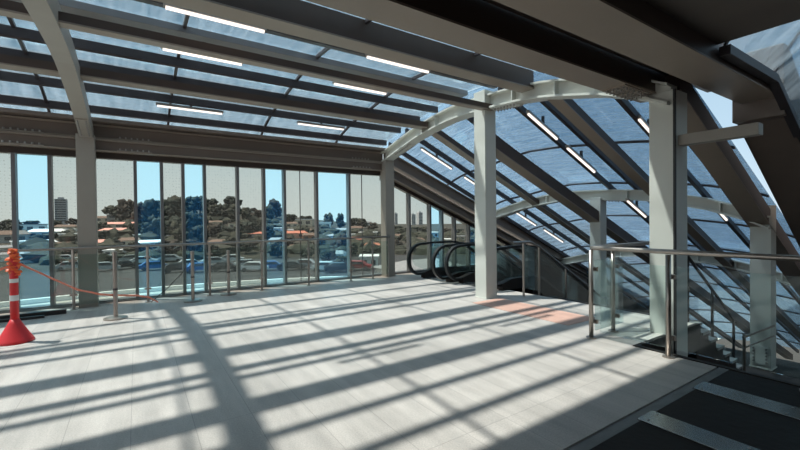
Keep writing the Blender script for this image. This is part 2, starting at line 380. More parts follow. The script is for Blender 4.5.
lamp(.3, 1.3, 5.95, 3.71, 'lit batten light of the left trio, the middle one')
lamp(.33, 1.45, 8.4, 3.59, 'lit batten light of the left trio, lowest and nearest the windows')
lamp(2.75, 3.88, 4.98, 3.8, 'lit batten light of the second trio, furthest up the roof')
lamp(2.68, 3.69, 5.95, 3.69, 'lit batten light of the second trio, the middle one')
lamp(2.93, 4.04, 8.4, 3.59, 'lit batten light of the second trio, lowest and nearest the windows')
for x0, x1, y, z, w in ((5.75, 6.6, 4.6, 3.33, 'starting right behind the arched rib'), (6.89, 7.84, 4.6, 2.83, 'second down the line from the arched rib'),
                     (6.24, 7.3, 8.4, 3.34, 'uppermost near the window wall'), (7.75, 8.8, 8.4, 2.68, 'second down near the window wall'),
                     (9.87, 10.88, 8.4, 1.7, 'third down near the window wall'), (11.29, 12.33, 8.4, 1.11, 'fourth down near the window wall'),
                     (9.1, 9.95, 4.6, 1.86, 'third down the line from the arched rib'), (6.9, 7.6, 3.3, 3.1, 'high up beside the thick pale column'),
                     (9.9, 10.7, 3.3, 1.75, 'low beside the bolted column'), (10.63, 11.5, 4.6, 1.15, 'fourth down the line from the arched rib')):
    lamp(x0, x1, y, z, 'batten light on the sloping roof, ' + w, .44)

# roof glass: one window object per bay, panes between the bars -----------------
wn = [0]
def bay(xa, xb, tab, bars, sfun, mat=ROOFG, cross=True):
    wn[0] += 1
    xm = (xa+xb)/2; e = empty('window_%d' % wn[0], (xm, tab[0][0], tab[0][1]+sfun(xm))); struct(e)
    ys = [tab[0][0]]+bars+[tab[-1][0]]
    for ya, yb in zip(ys, ys[1:]):
        za, zb = lerp(tab, ya), lerp(tab, yb); g = .0; t = .008
        r = [[(x, ya, za+sfun(x)), (x, yb, zb+sfun(x)), (x, yb, zb+sfun(x)+t), (x, ya, za+sfun(x)+t)] for x in (xa, xb)]
        MB().sweep(r).build('pane', mat, e)
    if cross:
        n = 24; yy = [tab[0][0]+(tab[-1][0]-tab[0][0])*i/n for i in range(n+1)]
        MB().sweep([[(xa-.02, y, lerp(tab, y)+sfun(xa)-.05), (xa+.02, y, lerp(tab, y)+sfun(xa)-.05), (xa+.02, y, lerp(tab, y)+sfun(xa)-.004), (xa-.02, y, lerp(tab, y)+sfun(xa)-.004)] for y in yy]).build('frame', DARK, e)
bys = sorted([y for y, z in BARS]+[6.1])
xs = [-6.79, -4.95, -3.1, -1.25, .57, 2.41, 4.25, 5.65]
for a, b in zip(xs, xs[1:]): bay(a, b, GLZ, bys, lambda x: 0, cross=a != xs[0])
xs = [5.65, 7.86, 9.5, 11.35, 13.2, 15.0, 16.8, 18.6, 20.4, 22.2, 24.0, 25.5]
for a, b in zip(xs, xs[1:]): bay(a, b, GLZ, sorted(y for y, z in SBARS), zo, mat=SLOPEG, cross=a != 5.65)
# south vault over the camera side
GS = [(-1.2, 4.45), (-.4, 4.4), (.4, 4.25), (.9, 4.05), (1.25, 3.82), (1.4, 3.66), (1.6, 3.29)]
for a, b in ((5.12, 6.68), (6.68, 8.2), (8.2, 9.8), (9.8, 11.5), (11.5, 13.2), (13.2, 14.9), (14.9, 16.6), (16.6, 18.3)):
    bay(a, b, GS, [.55], lambda x: zo(x, .5, 6.68), cross=True)
rail_beam('glazing_bar', 'dark eave bar along the foot of the right hand glass vault', 5.1, 18.3, 1.54, 1.64, 3.17, 3.27, DARK, 'glazing bar', .5, 6.68)

# window wall -------------------------------------------------------------------
# girders above the windows
def wall_beam(label, y0, y1, z0, z1, x0=X0, x1=5.6, inc=False, mat=WALLS_):
    e = empty('wall_girder', ((x0+x1)/2, y0, z0+(zo((x0+x1)/2, .41) if inc else 0)))
    s = .41 if inc else 0
    xbeam(MB(), x0, x1, y0+.07, y0+.1, z0+.02, z1-.02, s).build('web', mat, e)
    xbeam(MB(), x0, x1, y0, y1, z0, z0+.022, s).build('bottom_flange', GIRD, e)
    xbeam(MB(), x0, x1, y0, y1, z1-.022, z1, s).build('top_flange', GIRD, e)
    return tag(e, label, 'girder'), e
for args, spl in ((('upper horizontal girder of the window wall', 9.2, 9.5, 3.07, 3.33), (3.085,)),
                  (('lower horizontal girder right above the window glass', 9.14, 9.44, 2.83, 3.05), (2.855,))):
    o, e = wall_beam(*args)
    for xc in (-1.6, .0, 4.9):
        for z in spl:
            p = MB().box(xc-.28, xc+.28, args[1]+.005, args[1]+.06, z, z+.015).build('splice_plate', GIRD, e)
            for k in range(6):
                MB().tube([(xc-.23+k*.092, args[1]+.03, z+.015), (xc-.23+k*.092, args[1]+.03, z+.05)], .016, 6).build('bolt', BOLT, p)
rail_beam('window_head', 'dark brown head rail along the top of the window glass', X0, 5.6, 9.3, 9.46, 2.72, 2.83, WEB, 'head rail', 0)
wall_beam('upper sloping girder of the window wall beside the escalators', 9.1, 9.4, 3.05, 3.38, 5.6, 15, True)
wall_beam('lower sloping girder just above the sloping window heads', 9.1, 9.4, 2.7, 2.95, 5.6, 15, True)
rail_beam('window_head', 'dark sloping head rail over the windows beside the escalators', 5.6, 15, 9.3, 9.46, 2.6, 2.72, WEB, 'head rail', .41)
rail_beam('eave_shade_plate', 'dark added plate shading the floor, behind the upper girder along the roof edge', X0, 5.6, 9.04, 9.6, 3.35, 3.42, WALLS_, 'shade plate', 0)  # added opaque strip, keeps the floor beside the windows in shade
MX = [-6.8, -5.6, -4.9, -3.8, -3.1, -2.35, -1.73, -1.26, -.73, .0, .44, .82, 1.22, 1.88, 2.45, 2.92, 3.72, 4.6, 5.62]
KIND = 'fcffcf' + 'cff' + 'cfcffcfcf'
struct(MB().box(X0, 9.6, 9.3, 9.55, 0, .05).build('wall_sill', MULL)).name = 'trim_2'
def mull(x, e, ztop, deep=.16): MB().box(x-.028, x+.028, 9.36-deep/2, 9.36+deep/2, .05, ztop).build('frame', MULL, e)
for i, (a, b) in enumerate(zip(MX, MX[1:])):
    wn[0] += 1; e = struct(empty('window_%d' % wn[0], ((a+b)/2, 9.4, .05)))
    MB().box(a+.028, b-.028, 9.39, 9.402, .05, 2.72).build('pane', CLEARG if KIND[i] == 'c' else FROSTG, e)
    mull(a, e, 2.72)
    if KIND[i] == 'f' and i in (15, 17):
        xc = (a+b)/2 if i == 15 else 5.01
        MB().box(xc-.006, xc+.006, 9.38, 9.41, .05, 2.72).build('frame', DARK, e)
MX2 = [5.66, 6.49, 7.23, 7.69, 8.19, 8.78, 9.3, 9.9, 10.6, 11.3]
K2 = 'ffcffcffc'
zt = lambda x: 2.6-.41*max(0, x-XA)
for i, (a, b) in enumerate(zip(MX2, MX2[1:])):
    wn[0] += 1; e = struct(empty('window_%d' % wn[0], ((a+b)/2, 9.4, .05)))
    zb = .05 if b < 9 else -2.5
    MB().sweep([[(x, 9.39, zb), (x, 9.402, zb), (x, 9.402, zt(x)), (x, 9.39, zt(x))] for x in (a+.028, b-.028)]).build('pane', CLEARG if K2[i] == 'c' else FROSTG, e)
    MB().sweep([[(a+dx, 9.28, zb), (a+dx, 9.44, zb), (a+dx, 9.44, zt(a+dx)), (a+dx, 9.28, zt(a+dx))] for dx in (-.028, .028)]).build('frame', MULL, e)
# lower structure under the window wall and slab edges, and enclosing walls behind the camera
struct(MB().box(-7, 26, 9.3, 9.55, -6, -.0).build('wall_north', CONC))
struct(MB().box(-7, 26, -5.2, -5, -6, 4.6).build('wall_south', CONC))
struct(MB().box(-7.1, 5.1, -5, 1.66, 3.3, 3.5).build('ceiling', pbr('brown_soffit', (.1, .085, .075), .6), origin=(0, 0, 3.5)))
struct(MB().box(-7.2, -7, -5, 9.55, -6, 0).build('wall_west', CONC))

# balustrade along the window ------------------------------------------------------
e = empty('glass_balustrade', (0, 8.95, 0))
MB().tube([(x, 8.95, 1.07) for x in (-6.8, -2, 2, 5.6)], .024, 10).build('handrail', STAIN, e, smooth=True)
PX = [-6.7, -5.6, -4.4, -3.2, -2.0, -.93, .17, 1.24, 2.28, 3.35, 4.44, 5.07, 5.56]
for x in PX:
    p = MB().tube([(x, 8.95, 0), (x, 8.95, 1.05)], .022, 8).build('post', STAIN, e)
    MB().lathe((x, 8.95, 0), [(.05, 0), (.05, .012), (.02, .014)], 12).build('base_flange', STAIN, p)
    MB().box(x-.055, x+.055, 8.935, 8.965, .24, .27).build('glass_clamp', STAIN, p)
    MB().box(x-.055, x+.055, 8.935, 8.965, .84, .87).build('glass_clamp', STAIN, p)
for a, b in zip(PX, PX[1:]):
    MB().box(a+.03, b-.03, 8.944, 8.956, .08, .96).build('glass_panel', BALG, e)
tag(e, 'long glass balustrade with round steel handrail in front of the windows', 'balustrade')

# floor box section lying at left
tag(MB().box(-6.5, -1.0, 8.62, 8.7, 0, .07).box(-6.5, -1.25, 8.44, 8.5, 0, .04).build('floor_channel', BLACK), 'black channel lying on the floor below the windows, behind the cone', 'channel')

# stanchions -----------------------------------------------------------------------
def stanchion(x, y, h, label):
    e = empty('stanchion', (x, y, 0))
    MB().lathe((x, y, 0), [(.16, 0), (.16, .02), (.12, .032), (.03, .04)], 24).build('base', STAIN, e, smooth=False)
    MB().lathe((x, y, .035), [(.03, 0), (.03, h-.1), (.036, h-.1), (.036, h-.04), (.02, h-.035)], 14).build('post', STAIN, e)
    MB().lathe((x, y, .45), [(.037, 0), (.037, .03)], 14).build('collar', DARK, e)
    tag(e, label, 'stanchion', 'barrier stanchions in front of the windows')
stanchion(-.29, 7.7, 1.06, 'steel stanchion on round base nearest the red cone, tape passing behind')
stanchion(.88, 8.5, .96, 'steel stanchion on round base, the middle of the three')
stanchion(1.58, 8.85, .92, 'steel stanchion on round base furthest from the red cone')

# delineator cone --------------------------------------------------------------------
cx, cy = -1.31, 6.95
e = empty('delineator_cone', (cx, cy, 0))
MB().lathe((cx, cy, 0), [(.185, 0), (.19, .015), (.175, .04), (.12, .14), (.07, .24), (.042, .3)], 24).build('base', RED, e, smooth=True)
MB().lathe((cx, cy, .28), [(.044, 0), (.042, .6), (.038, .86), (.03, .875)], 16).build('tube', RED, e, smooth=True)
MB().lathe((cx, cy, .53), [(.0455, 0), (.0455, .07)], 16).build('reflective_band', WHITE, e)
MB().lathe((cx, cy, .76), [(.044, 0), (.044, .05)], 16).build('reflective_band', WHITE, e)
tag(e, 'red delineator post with conical base and tape knotted round its top', 'traffic cone')
b = MB()
for k in range(26):
    a = k*1.9; z = .86+.012*k*(1 if k < 13 else 1)+(0.02 if k > 12 else 0)
    rr = .03+.014*sin(k*2.7)
    b.ico((cx+rr*cos(a), cy+rr*sin(a), z), .033, 1, .8, k, (1.2, 1.2, .75))
tag(b.build('knotted_tape', ORANGE), 'bunched orange tape wound round the top of the red post', 'barrier tape')
def tape(pts, r, mat, label):
    P = []
    for a, c in zip(pts, pts[1:]):
        for k in range(8): P.append(Vector(a).lerp(Vector(c), k/8))
    P.append(Vector(pts[-1]))
    Q = [P[0]]+[(P[i-1]+P[i]*2+P[i+1])/4 for i in range(1, len(P)-1)]+[P[-1]]
    mb = MB()
    mb.sweep([[(p.x, p.y-.003, p.z-r*(.8+.3*sin(i*.9))), (p.x, p.y+.003, p.z-r*.8), (p.x, p.y+.003, p.z+r*.8), (p.x, p.y-.003, p.z+r*(.8+.3*sin(i*1.3)))] for i, p in enumerate(Q)])
    tag(mb.build('barrier_tape', mat), label, 'barrier tape')
tape([(-1.28, 7.02, 1.0), (-1.0, 7.15, .78), (-.72, 7.35, .55), (-.45, 7.55, .42), (-.29, 7.76, .36), (0, 7.9, .3), (.16, 8.0, .24), (.3, 8.1, .12)], .016, PINK, 'sagging salmon tape from the cone past the nearest stanchion')
tape([(-1.35, 6.95, .97), (-1.9, 6.9, .74), (-2.6, 6.9, .56), (-3.3, 6.9, .6)], .016, PINK, 'salmon tape leading from the cone out of the left of the picture')
tape([(.2, 8.3, .1), (.45, 8.4, .3), (.7, 8.47, .55), (.86, 8.47, .8)], .01, BLACK, 'thin dark strap sloping up to the middle stanchion')

# escalators ------------------------------------------------------------------------
ES = .55
def ezo(x, x0=7.4): return -ES*max(0, x-x0)
def escalator(yc, w, xo, label):
    e = empty('escalator', (xo+.6, yc, 0))
    x1 = 15.5
    for s in (-1, 1):
        y = yc+s*w/2
        pts = []
        zc, r = .48, .4
        for k in range(13):
            a = -pi*.62-(pi*.88)*k/12
            pts.append((xo+r+r*cos(a)*1.0, y, zc+r*sin(a)))
        pts = [(xo+.75, y, .1)]+pts+[(xo+r+.4, y, zc+r+.02), (7.2, y, zc+r+.02), (7.6, y, zc+r-.03), (x1, y, zc+r+.02+ezo(x1))]
        h = MB(); P = [Vector(p) for p in pts]; rings = []
        for k, p in enumerate(P):
            t = (P[min(k+1, len(P)-1)]-P[max(k-1, 0)]).normalized(); n_ = Vector((-t.z, 0, t.x))
            rings.append([p+n_*.028+Vector((0, -.045, 0)), p+n_*.028+Vector((0, .045, 0)), p-n_*.028+Vector((0, .045, 0)), p-n_*.028+Vector((0, -.045, 0))])
        h.sweep(rings).build('handrail', BLACK, e)
        # glass balustrade panel
        g = MB(); a = [(xo+.16, .35), (xo+.12, .5), (xo+.2, .7), (xo+.38, .84)]
        top = [(x, z) for x, z in a]+[(7.2, .86), (7.5, .82), (x1, .86+ezo(x1))]
        bot = [(xo+.5, .2), (7.2, .2), (7.5, .17), (x1, .2+ezo(x1))]
        poly = top+bot[::-1]
        n = len(poly); g.v = [(x, y-.006, z) for x, z in poly]+[(x, y+.006, z) for x, z in poly]
        g.f = [tuple(range(n)), tuple(range(2*n-1, n-1, -1))]+[(i, (i+1) % n, n+(i+1) % n, n+i) for i in range(n)]
        g.build('glass_panel', BALG, e)
        k_ = MB()
        k_.sweep([[(x, y-.09, zb), (x, y+.09, zb), (x, y+.07, zt_), (x, y-.07, zt_)] for x, zb, zt_ in ((xo+.45, .0, .14), (xo+.75, 0, .22), (7.3, 0, .22), (7.6, -.25, .18), (x1, .0-.35+ezo(x1), .22+ezo(x1)))])
        k_.build('skirt', DSTEP, e)
    MB().box(xo+.35, 7.3, yc-w/2+.09, yc+w/2-.09, 0, .012).build('comb_plate', PLATE, e)
    st = MB(); x = 7.3; z = .0
    while x < x1-.4:
        z2 = ezo(x+.2)
        st.box(x, x+.4, yc-w/2+.09, yc+w/2-.09, z2-.5, z2); x += .4
    st.build('steps', DSTEP, e)
    xs_ = (7.3, 7.7, x1)
    MB().sweep([[(x, yc-w/2-.12, -.9+ezo(x)), (x, yc+w/2+.12, -.9+ezo(x)), (x, yc+w/2+.12, -.02+ezo(x)-(.0 if x < 7.5 else .12)), (x, yc-w/2-.12, -.02+ezo(x)-(.0 if x < 7.5 else .12))] for x in xs_]).build('truss', DSTEP, e)
    tag(e, label, 'escalator', 'escalators at the far end')
    return e
escalator(7.85, 1.0, 5.78, 'escalator with black looped handrails beside the window wall')
escalator(6.45, 1.2, 5.93, 'escalator with black looped handrails nearer the stairs, behind the free standing column')

# stairs --------------------------------------------------------------------------------
e = empty('staircase', (6.56, 3.7, -1.3))
st = MB(); n = 8
for k in range(n):
    z = -.1625*k-.04
    if k < n-1: st.box(6.56+.28*k, 6.56+.28*(k+1), 2.42, 4.95, z-.3, z)
st.build('steps', DSTEP, e)
for k in range(n-1):
    z = -.1625*k-.04; x = 6.56+.28*(k+1)
    MB().box(x-.07, x+.004, 2.42, 4.95, z-.002, z+.006).build('nosing', DSTEP, e)
    MB().box(x-.25, x+.004, 2.40, 2.53, z-.03, z+.01).build('sunlit_tread_end', SUNTREAD, e)  # pale tips stand for sun patches on the dark treads
MB().sweep([[(x, 2.37, za), (x, 2.42, za), (x, 2.42, zb), (x, 2.37, zb)] for x, za, zb in ((6.56, -.5, -.2), (8.55, -1.6, -1.34))]).build('stringer', DSTEP, e)
tag(e, 'dark stair flight with painted sunlit tread ends going down behind the glass balustrade', 'stairs')
struct(MB().box(8.5, 10.5, .3, 5.0, -1.5, -1.3).build('floor', CONC))
e = empty('staircase', (10.5, 3.7, -1.5)); st = MB()
for k in range(14):
    z = -1.3-.1625*(k+1); st.box(10.5+.28*k, 10.5+.28*(k+1), 2.42, 4.95, z-.3, z)
st.build('steps', DSTEP, e); tag(e, 'lower dark stair flight continuing beyond the landing with the bolted column', 'stairs')
# stair handrail (north side)
e = empty('stair_rail', (6.3, 5.12, 0))
MB().tube([(5.95, 5.12, 1.05), (6.45, 5.12, 1.05), (6.7, 5.12, .95), (9.0, 5.12, -.35), (9.3, 5.12, -.4)], .024, 8).build('handrail', STAIN, e)
for x, zb in ((6.25, 0), (6.72, -.2), (7.6, -.75), (8.5, -1.3)):
    zt_ = 1.05 if x < 6.5 else .95-.565*(x-6.7)
    MB().tube([(x, 5.12, zb), (x, 5.12, zt_)], .022, 8).build('post', STAIN, e)
for a, b in ((6.28, 6.69), (6.75, 7.57), (7.63, 8.47)):
    f = lambda x: (1.0 if x < 6.5 else .9-.565*(x-6.7))
    MB().sweep([[(x, 5.114, f(x)-.85), (x, 5.126, f(x)-.85), (x, 5.126, f(x)), (x, 5.114, f(x))] for x in (a, b)]).build('glass_panel', BALG, e)
tag(e, 'sloping stair handrail with glass panels beside the nearer escalator', 'handrail')
# landing guard
e = empty('landing_rail', (8.4, 2.0, -1.3))
MB().tube([(8.35, 2.36, -.5), (9.3, 2.2, -.42)], .018, 8).build('handrail', STAIN, e)
MB().tube([(8.35, 2.36, -.68), (9.3, 2.2, -.6)], .014, 8).build('rail', STAIN, e)
MB().tube([(8.4, 2.36, -1.3), (8.4, 2.36, -.45)], .022, 8).build('post', STAIN, e)
tag(e, 'small steel guard rail on the landing in front of the bolted column', 'handrail')
# stair slope flank handrail (dark sloping)
e = empty('stair_rail', (6.7, 2.46, -.2))
MB().tube([(6.35, 2.5, .98), (6.6, 2.5, .95), (8.5, 2.5, -.3)], .022, 8).build('handrail', BLACK, e)
for x in (6.62, 7.5, 8.4):
    MB().tube([(x, 2.5, -.1625*max(1, int((x-6.56)/.28)+1)), (x, 2.5, .94-.64*(x-6.6))], .02, 8).build('post', BLACK, e)
tag(e, 'dark stair handrail descending behind the thick pale column', 'handrail')

# near glass balustrade ------------------------------------------------------------------
e = empty('glass_balustrade', (4.74, 2.84, 0))
MB().tube([(6.4, 2.84, 1.13), (5.2, 2.84, 1.13), (4.78, 2.84, 1.13), (4.745, 2.83, 1.13), (4.74, 2.79, 1.13), (4.74, 1, 1.135), (4.74, -1.4, 1.135)], .027, 12).build('handrail', STAIN, e, smooth=True)
def npost(x, y, name='post'):
    p = MB().tube([(x, y, 0), (x, y, 1.1)], .026, 12).build(name, STAIN, e, smooth=True)
    MB().lathe((x, y, 0), [(.06, 0), (.06, .014), (.028, .018)], 16).build('base_flange', STAIN, p)
    for z in (.2, .86):
        MB().tube([(x-.0, y, z), (x+.055, y-.0, z)], .02, 8).build('glass_clamp', STAIN, p)
        MB().box(x+.05, x+.085, y-.045, y+.045, z-.025, z+.025).build('glass_clamp', STAIN, p)
for x, y in ((4.74, 2.84), (5.25, 2.84), (4.74, 1.97), (4.74, .9), (4.74, -.2)): npost(x, y)
for a, b in ((2.76, 2.02), (1.93, .94), (.86, -.16)):
    MB().box(4.8, 4.812, b, a, .08, .97).build('glass_panel', BALG, e)
MB().box(4.83, 5.5, 2.834, 2.846, .08, .97).build('glass_panel', BALG, e)
tag(e, 'near glass balustrade with round steel handrail turning the corner above the stairs', 'balustrade')

# cross beam between thick column and broad girder
tag(MB().box(5.68, 5.83, 1.47, 2.25, 2.4, 2.53).build('cross_beam', RIBM, bevel=.005), 'short pale box beam projecting from the thick pale column', 'beam')

# ------------------------------------------------------------------ outside
def tz(x, y):
    r = math.hypot(x, y); az = math.degrees(math.atan2(y, x))
    top = lerp([(40, -3), (46, -3), (54, -2.2), (59, -1.2), (64, .5), (70, 2.5), (75, 6), (80, 7.5), (86, 7), (92, 5), (95, 1), (100, -.5), (120, -1)], az)
    t = min(1, max(0, (r-86)/100)); t = t*t*(3-2*t)*.6+t*.4
    return -6+(top+6)*t+(1.0*noise.noise(Vector((x*.03, y*.03, 0)))*t)
def hill_mat():
    m, ns, ln = nm('scrubby_hill'); o = N(ns, 'ShaderNodeOutputMaterial'); b = N(ns, 'ShaderNodeBsdfPrincipled'); b.inputs['Roughness'].default_value = .95
    tc = N(ns, 'ShaderNodeTexCoord'); no = N(ns, 'ShaderNodeTexNoise', i={'Scale': .25, 'Detail': 8, 'Roughness': .7})
    cr = N(ns, 'ShaderNodeValToRGB'); el = cr.color_ramp.elements; el[0].position = .35; el[0].color = (.012, .014, .01, 1); el[1].position = .7; el[1].color = (.07, .052, .036, 1)
    ln.new(tc.outputs['Object'], no.inputs['Vector']); ln.new(no.outputs[0], cr.inputs[0]); ln.new(cr.outputs[0], b.inputs['Base Color']); ln.new(b.outputs[0], o.inputs[0]); return m
hb = MB(); rr = [86, 95, 105, 115, 125, 135, 145, 155, 165, 175, 186, 200, 260, 500, 1200]; na = 60
for r in rr:
    for k in range(na+1):
        a = R(30+k*1.6); x, y = r*cos(a), r*sin(a); hb.v.append((x, y, tz(x, y)-(0 if r < 200 else (r-200)*.008)))
for i in range(len(rr)-1):
    for k in range(na): hb.f.append((i*(na+1)+k, i*(na+1)+k+1, (i+1)*(na+1)+k+1, (i+1)*(na+1)+k))
struct(hb.build('hill', hill_mat(), smooth=True, origin=(0, 0, 0)))
def sector(r0, r1, z, a0=18, a1=140, n=40):
    b = MB()
    for r in (r0, r1):
        for k in range(n+1): a = R(a0+(a1-a0)*k/n); b.v.append((r*cos(a), r*sin(a), z))
    b.f = [(k, k+1, n+2+k, n+1+k) for k in range(n)]; return b
struct(sector(51, 88, -6.02).build('street', pbr('asphalt', (.03, .03, .032), .9, 0, .2, .6), origin=(0, 0, 0)))
PAVE = pbr('pale_paving', (.42, .41, .38), .9, 0, .12, .8)
struct(MB().add([(-60, 9.56, -6), (60, 9.56, -6), (60, 60, -6), (-60, 60, -6)], [(0, 1, 2, 3)]).build('pavement', PAVE, origin=(0, 0, 0)))
bpy.data.objects['pavement'].data.clear_geometry()
import types
pv = types.SimpleNamespace(v=[(-49, 9.56, -6), (50.5, 9.56, -6)]+[(51.5*cos(R(a)), 51.5*sin(R(a)), -6) for a in range(12, 170, 4)], f=[tuple(range(2+len(range(12, 170, 4))))])
bpy.data.objects['pavement'].data.from_pydata(pv.v, [], pv.f); bpy.data.objects['pavement'].data.materials.clear(); bpy.data.objects['pavement'].data.materials.append(PAVE)
struct(MB().add([(-7, -8, -6.05), (60, -30, -6.05), (60, 9.6, -6.05), (-7, 9.6, -6.05)], [(0, 1, 2, 3)]).build('lower_ground', CONC, origin=(0, 0, 0)))
WATER = pbr('harbour_water', (.10, .17, .24), .25, 0, .3, .3, (1, 4, 1), bump=.4)
struct(MB().add([(60, -400, -6.3), (1500, -1500, -6.3), (1500, 900, -6.3), (60, 36, -6.3)], [(0, 1, 2, 3)]).build('water', WATER, origin=(0, 0, 0)))
kb = MB(); kb.sweep([[(r*cos(a), r*sin(a), z) for r, z in ((51, -6), (51.5, -6), (51.5, -5.55), (51, -5.55))] for a in [R(30+k*2) for k in range(46)]])
struct(kb.build('kerb', pbr('white_kerb', (.7, .7, .68), .8)))

def ground_px(x, y):
    d = ray(x, y); t = 20.
    while t < 260:
        p = Vector((0, 0, H))+d*t
        if p.z <= max(-6, tz(p.x, p.y)): return p
        t += .5
    return Vector((0, 0, H))+d*200
PW = [(18, 'leftmost dotted pane'), (52, 'clear pane behind the cone'), (78, 'dotted pane left of the first column'), (136, 'dotted pane after the first column'),
      (162, 'leftmost mid clear pane'), (184, 'narrow dotted pane by a stanchion'), (205, 'clear pane at the middle stanchion'), (238, 'dotted pane at the last stanchion'),
      (264, 'dotted pane after the last stanchion'), (284, 'narrow clear pane in mid wall'), (316, 'dotted pane with a seam'), (348, 'broad clear pane'),
      (392, 'pane by the far column'), (428, 'panes above the escalator'), (500, 'last panes above the escalator')]
def pane_of(x):
    for a, n in PW:
        if x < a: return n
    return PW[-1][1]
WM = {k: pbr('render_'+k, c, .85, 0, .08, .6) for k, c in dict(white=(.72, .71, .68), cream=(.58, .5, .4), grey=(.32, .31, .3), brick=(.33, .15, .09), blue=(.4, .5, .6), salmon=(.6, .3, .22)).items()}
RM = {k: pbr('roof_'+k, c, .85, 0, .15, 1.5) for k, c in dict(terracotta=(.5, .17, .11), grey=(.25, .25, .26), white=(.75, .75, .75), brown=(.16, .1, .075), pink=(.75, .36, .3)).items()}
WINM = pbr('dark_pane', (.03, .04, .05), .2)
cnt = {}
def house(px, py, wpx, hpx, wall, roof, gable=True):
    p = ground_px(px, py); r = math.hypot(p.x, p.y); sc = r/F*.98
    w, h, d = wpx*sc, hpx*sc, max(4, wpx*sc*.55)
    e = empty('house', (p.x, p.y, p.z))
    f = Vector((p.x, p.y, 0)).normalized(); a = math.atan2(f.y, f.x)-pi/2+random.uniform(-.35, .35)
    M = Matrix.Translation(p) @ Matrix.Rotation(a, 4, 'Z')
    def bld(mb, name, mat, parent):
        mb.v = [tuple(M @ Vector(v)) for v in mb.v]; return mb.build(name, mat, parent)
    hw = h*(.68 if gable else .9)
    wobj = bld(MB().box(-w/2, w/2, 0, d, -2.5, hw), 'walls', WM[wall], e)
    if gable:
        o = .04*w
        bld(MB().add([(-w/2-o, -o, hw), (w/2+o, -o, hw), (w/2+o, d+o, hw), (-w/2-o, d+o, hw), (-w/2+w*.1, d/2, h), (w/2-w*.1, d/2, h)],
                     [(0, 1, 5, 4), (2, 3, 4, 5), (1, 2, 5), (3, 0, 4), (0, 3, 2, 1)]), 'roof', RM[roof], e)
    else:
        bld(MB().box(-w/2-.2, w/2+.2, -.2, d+.2, hw, h), 'roof', RM[roof], e)
    nf = max(1, int(hw/2.6)); nw = max(2, int(w/2.4))
    for j in range(nf):
        for i in range(nw):
            x = -w/2+w*(i+.5)/nw; z = hw*(j+.3)/nf
            bld(MB().box(x-w/nw*.25, x+w/nw*.25, -.06, .05, z, z+hw/nf*.45), 'window', WINM, e)
    pn = pane_of(px); key = (wall, roof, gable, pn); cnt[key] = cnt.get(key, 0)+1
    lab = '%s house with %s %sroof seen through %s' % (wall, roof, '' if gable else 'flat ', pn)
    if cnt[key] > 1: lab = ['', '', 'another ', 'third '][cnt[key]]+lab
    tag(e, lab, 'house', 'houses on the hillside')
HS = [(8, 243, 22, 9, 'grey', 'brown', True), (5, 262, 20, 8, 'white', 'grey', True), (30, 232, 20, 6, 'white', 'grey', False), (45, 238, 22, 7, 'blue', 'white', True), (26, 249, 16, 6, 'white', 'white', False),
      (44, 249, 14, 7, 'cream', 'white', True), (64, 231, 14, 5, 'cream', 'brown', True), (72, 241, 16, 6, 'grey', 'white', False), (60, 250, 14, 6, 'grey', 'brown', True),
      (103, 222, 12, 5, 'cream', 'brown', True), (118, 219, 16, 4, 'grey', 'white', False),
      (119, 228, 26, 5, 'cream', 'pink', True), (123, 235, 32, 6, 'salmon', 'pink', True), (107, 248, 20, 7, 'grey', 'pink', True), (128, 246, 16, 7, 'cream', 'brown', True),
      (148, 240, 22, 5, 'white', 'white', False), (152, 247, 20, 6, 'blue', 'white', True), (172, 240, 14, 4, 'cream', 'grey', False),
      (195, 226, 16, 3, 'white', 'white', False), (214, 226, 14, 5, 'grey', 'brown', True), (233, 215, 14, 4, 'white', 'grey', False), (235, 229, 12, 6, 'cream', 'salmon' if 0 else 'brown', False), (255, 216, 12, 5, 'cream', 'white', False), (222, 247, 24, 7, 'salmon', 'brown', True), (254, 238, 18, 6, 'grey', 'terracotta', True),
      (272, 234, 16, 6, 'blue', 'white', False), (276, 245, 14, 7, 'white', 'grey', True),
      (292, 227, 12, 5, 'cream', 'brown', True), (304, 226, 16, 7, 'cream', 'white', False), (296, 238, 22, 7, 'salmon', 'terracotta', True), (310, 240, 14, 7, 'brick', 'brown', True), (298, 252, 20, 7, 'brick', 'brown', True),
      (324, 229, 14, 7, 'white', 'white', False), (340, 234, 12, 6, 'white', 'grey', True), (326, 240, 14, 6, 'blue', 'grey', True), (334, 260, 18, 9, 'white', 'grey', True),
      (357, 232, 14, 6, 'cream', 'brown', True), (368, 238, 18, 6, 'cream', 'white', False), (356, 244, 18, 7, 'salmon', 'terracotta', True), (373, 250, 16, 7, 'brick', 'terracotta', True), (369, 268, 18, 12, 'white', 'white', False),
      (399, 240, 12, 6, 'grey', 'brown', True), (418, 244, 14, 6, 'cream', 'brown', True), (434, 238, 9, 6, 'blue', 'white', False), (434, 247, 9, 6, 'white', 'grey', True), (448, 243, 12, 4, 'white', 'white', False), (460, 240, 10, 4, 'cream', 'grey', False),
      (12, 252, 12, 5, 'cream', 'grey', True), (70, 234, 10, 4, 'white', 'white', False), (106, 230, 9, 4, 'white', 'white', False), (132, 222, 9, 4, 'cream', 'terracotta', True),
      (112, 256, 12, 5, 'white', 'white', False), (143, 248, 9, 4, 'grey', 'white', False), (175, 250, 12, 4, 'white', 'white', False), (196, 240, 12, 4, 'grey', 'white', False),
      (217, 232, 10, 4, 'white', 'white', False), (246, 230, 10, 5, 'white', 'grey', True), (250, 246, 10, 4, 'cream', 'white', False), (277, 228, 8, 4, 'cream', 'white', False),
      (290, 233, 8, 4, 'white', 'grey', True), (309, 233, 10, 4, 'cream', 'brown', True), (366, 225, 10, 4, 'white', 'grey', True), (352, 238, 8, 4, 'white', 'white', False), (405, 233, 8, 3, 'white', 'grey', True)]
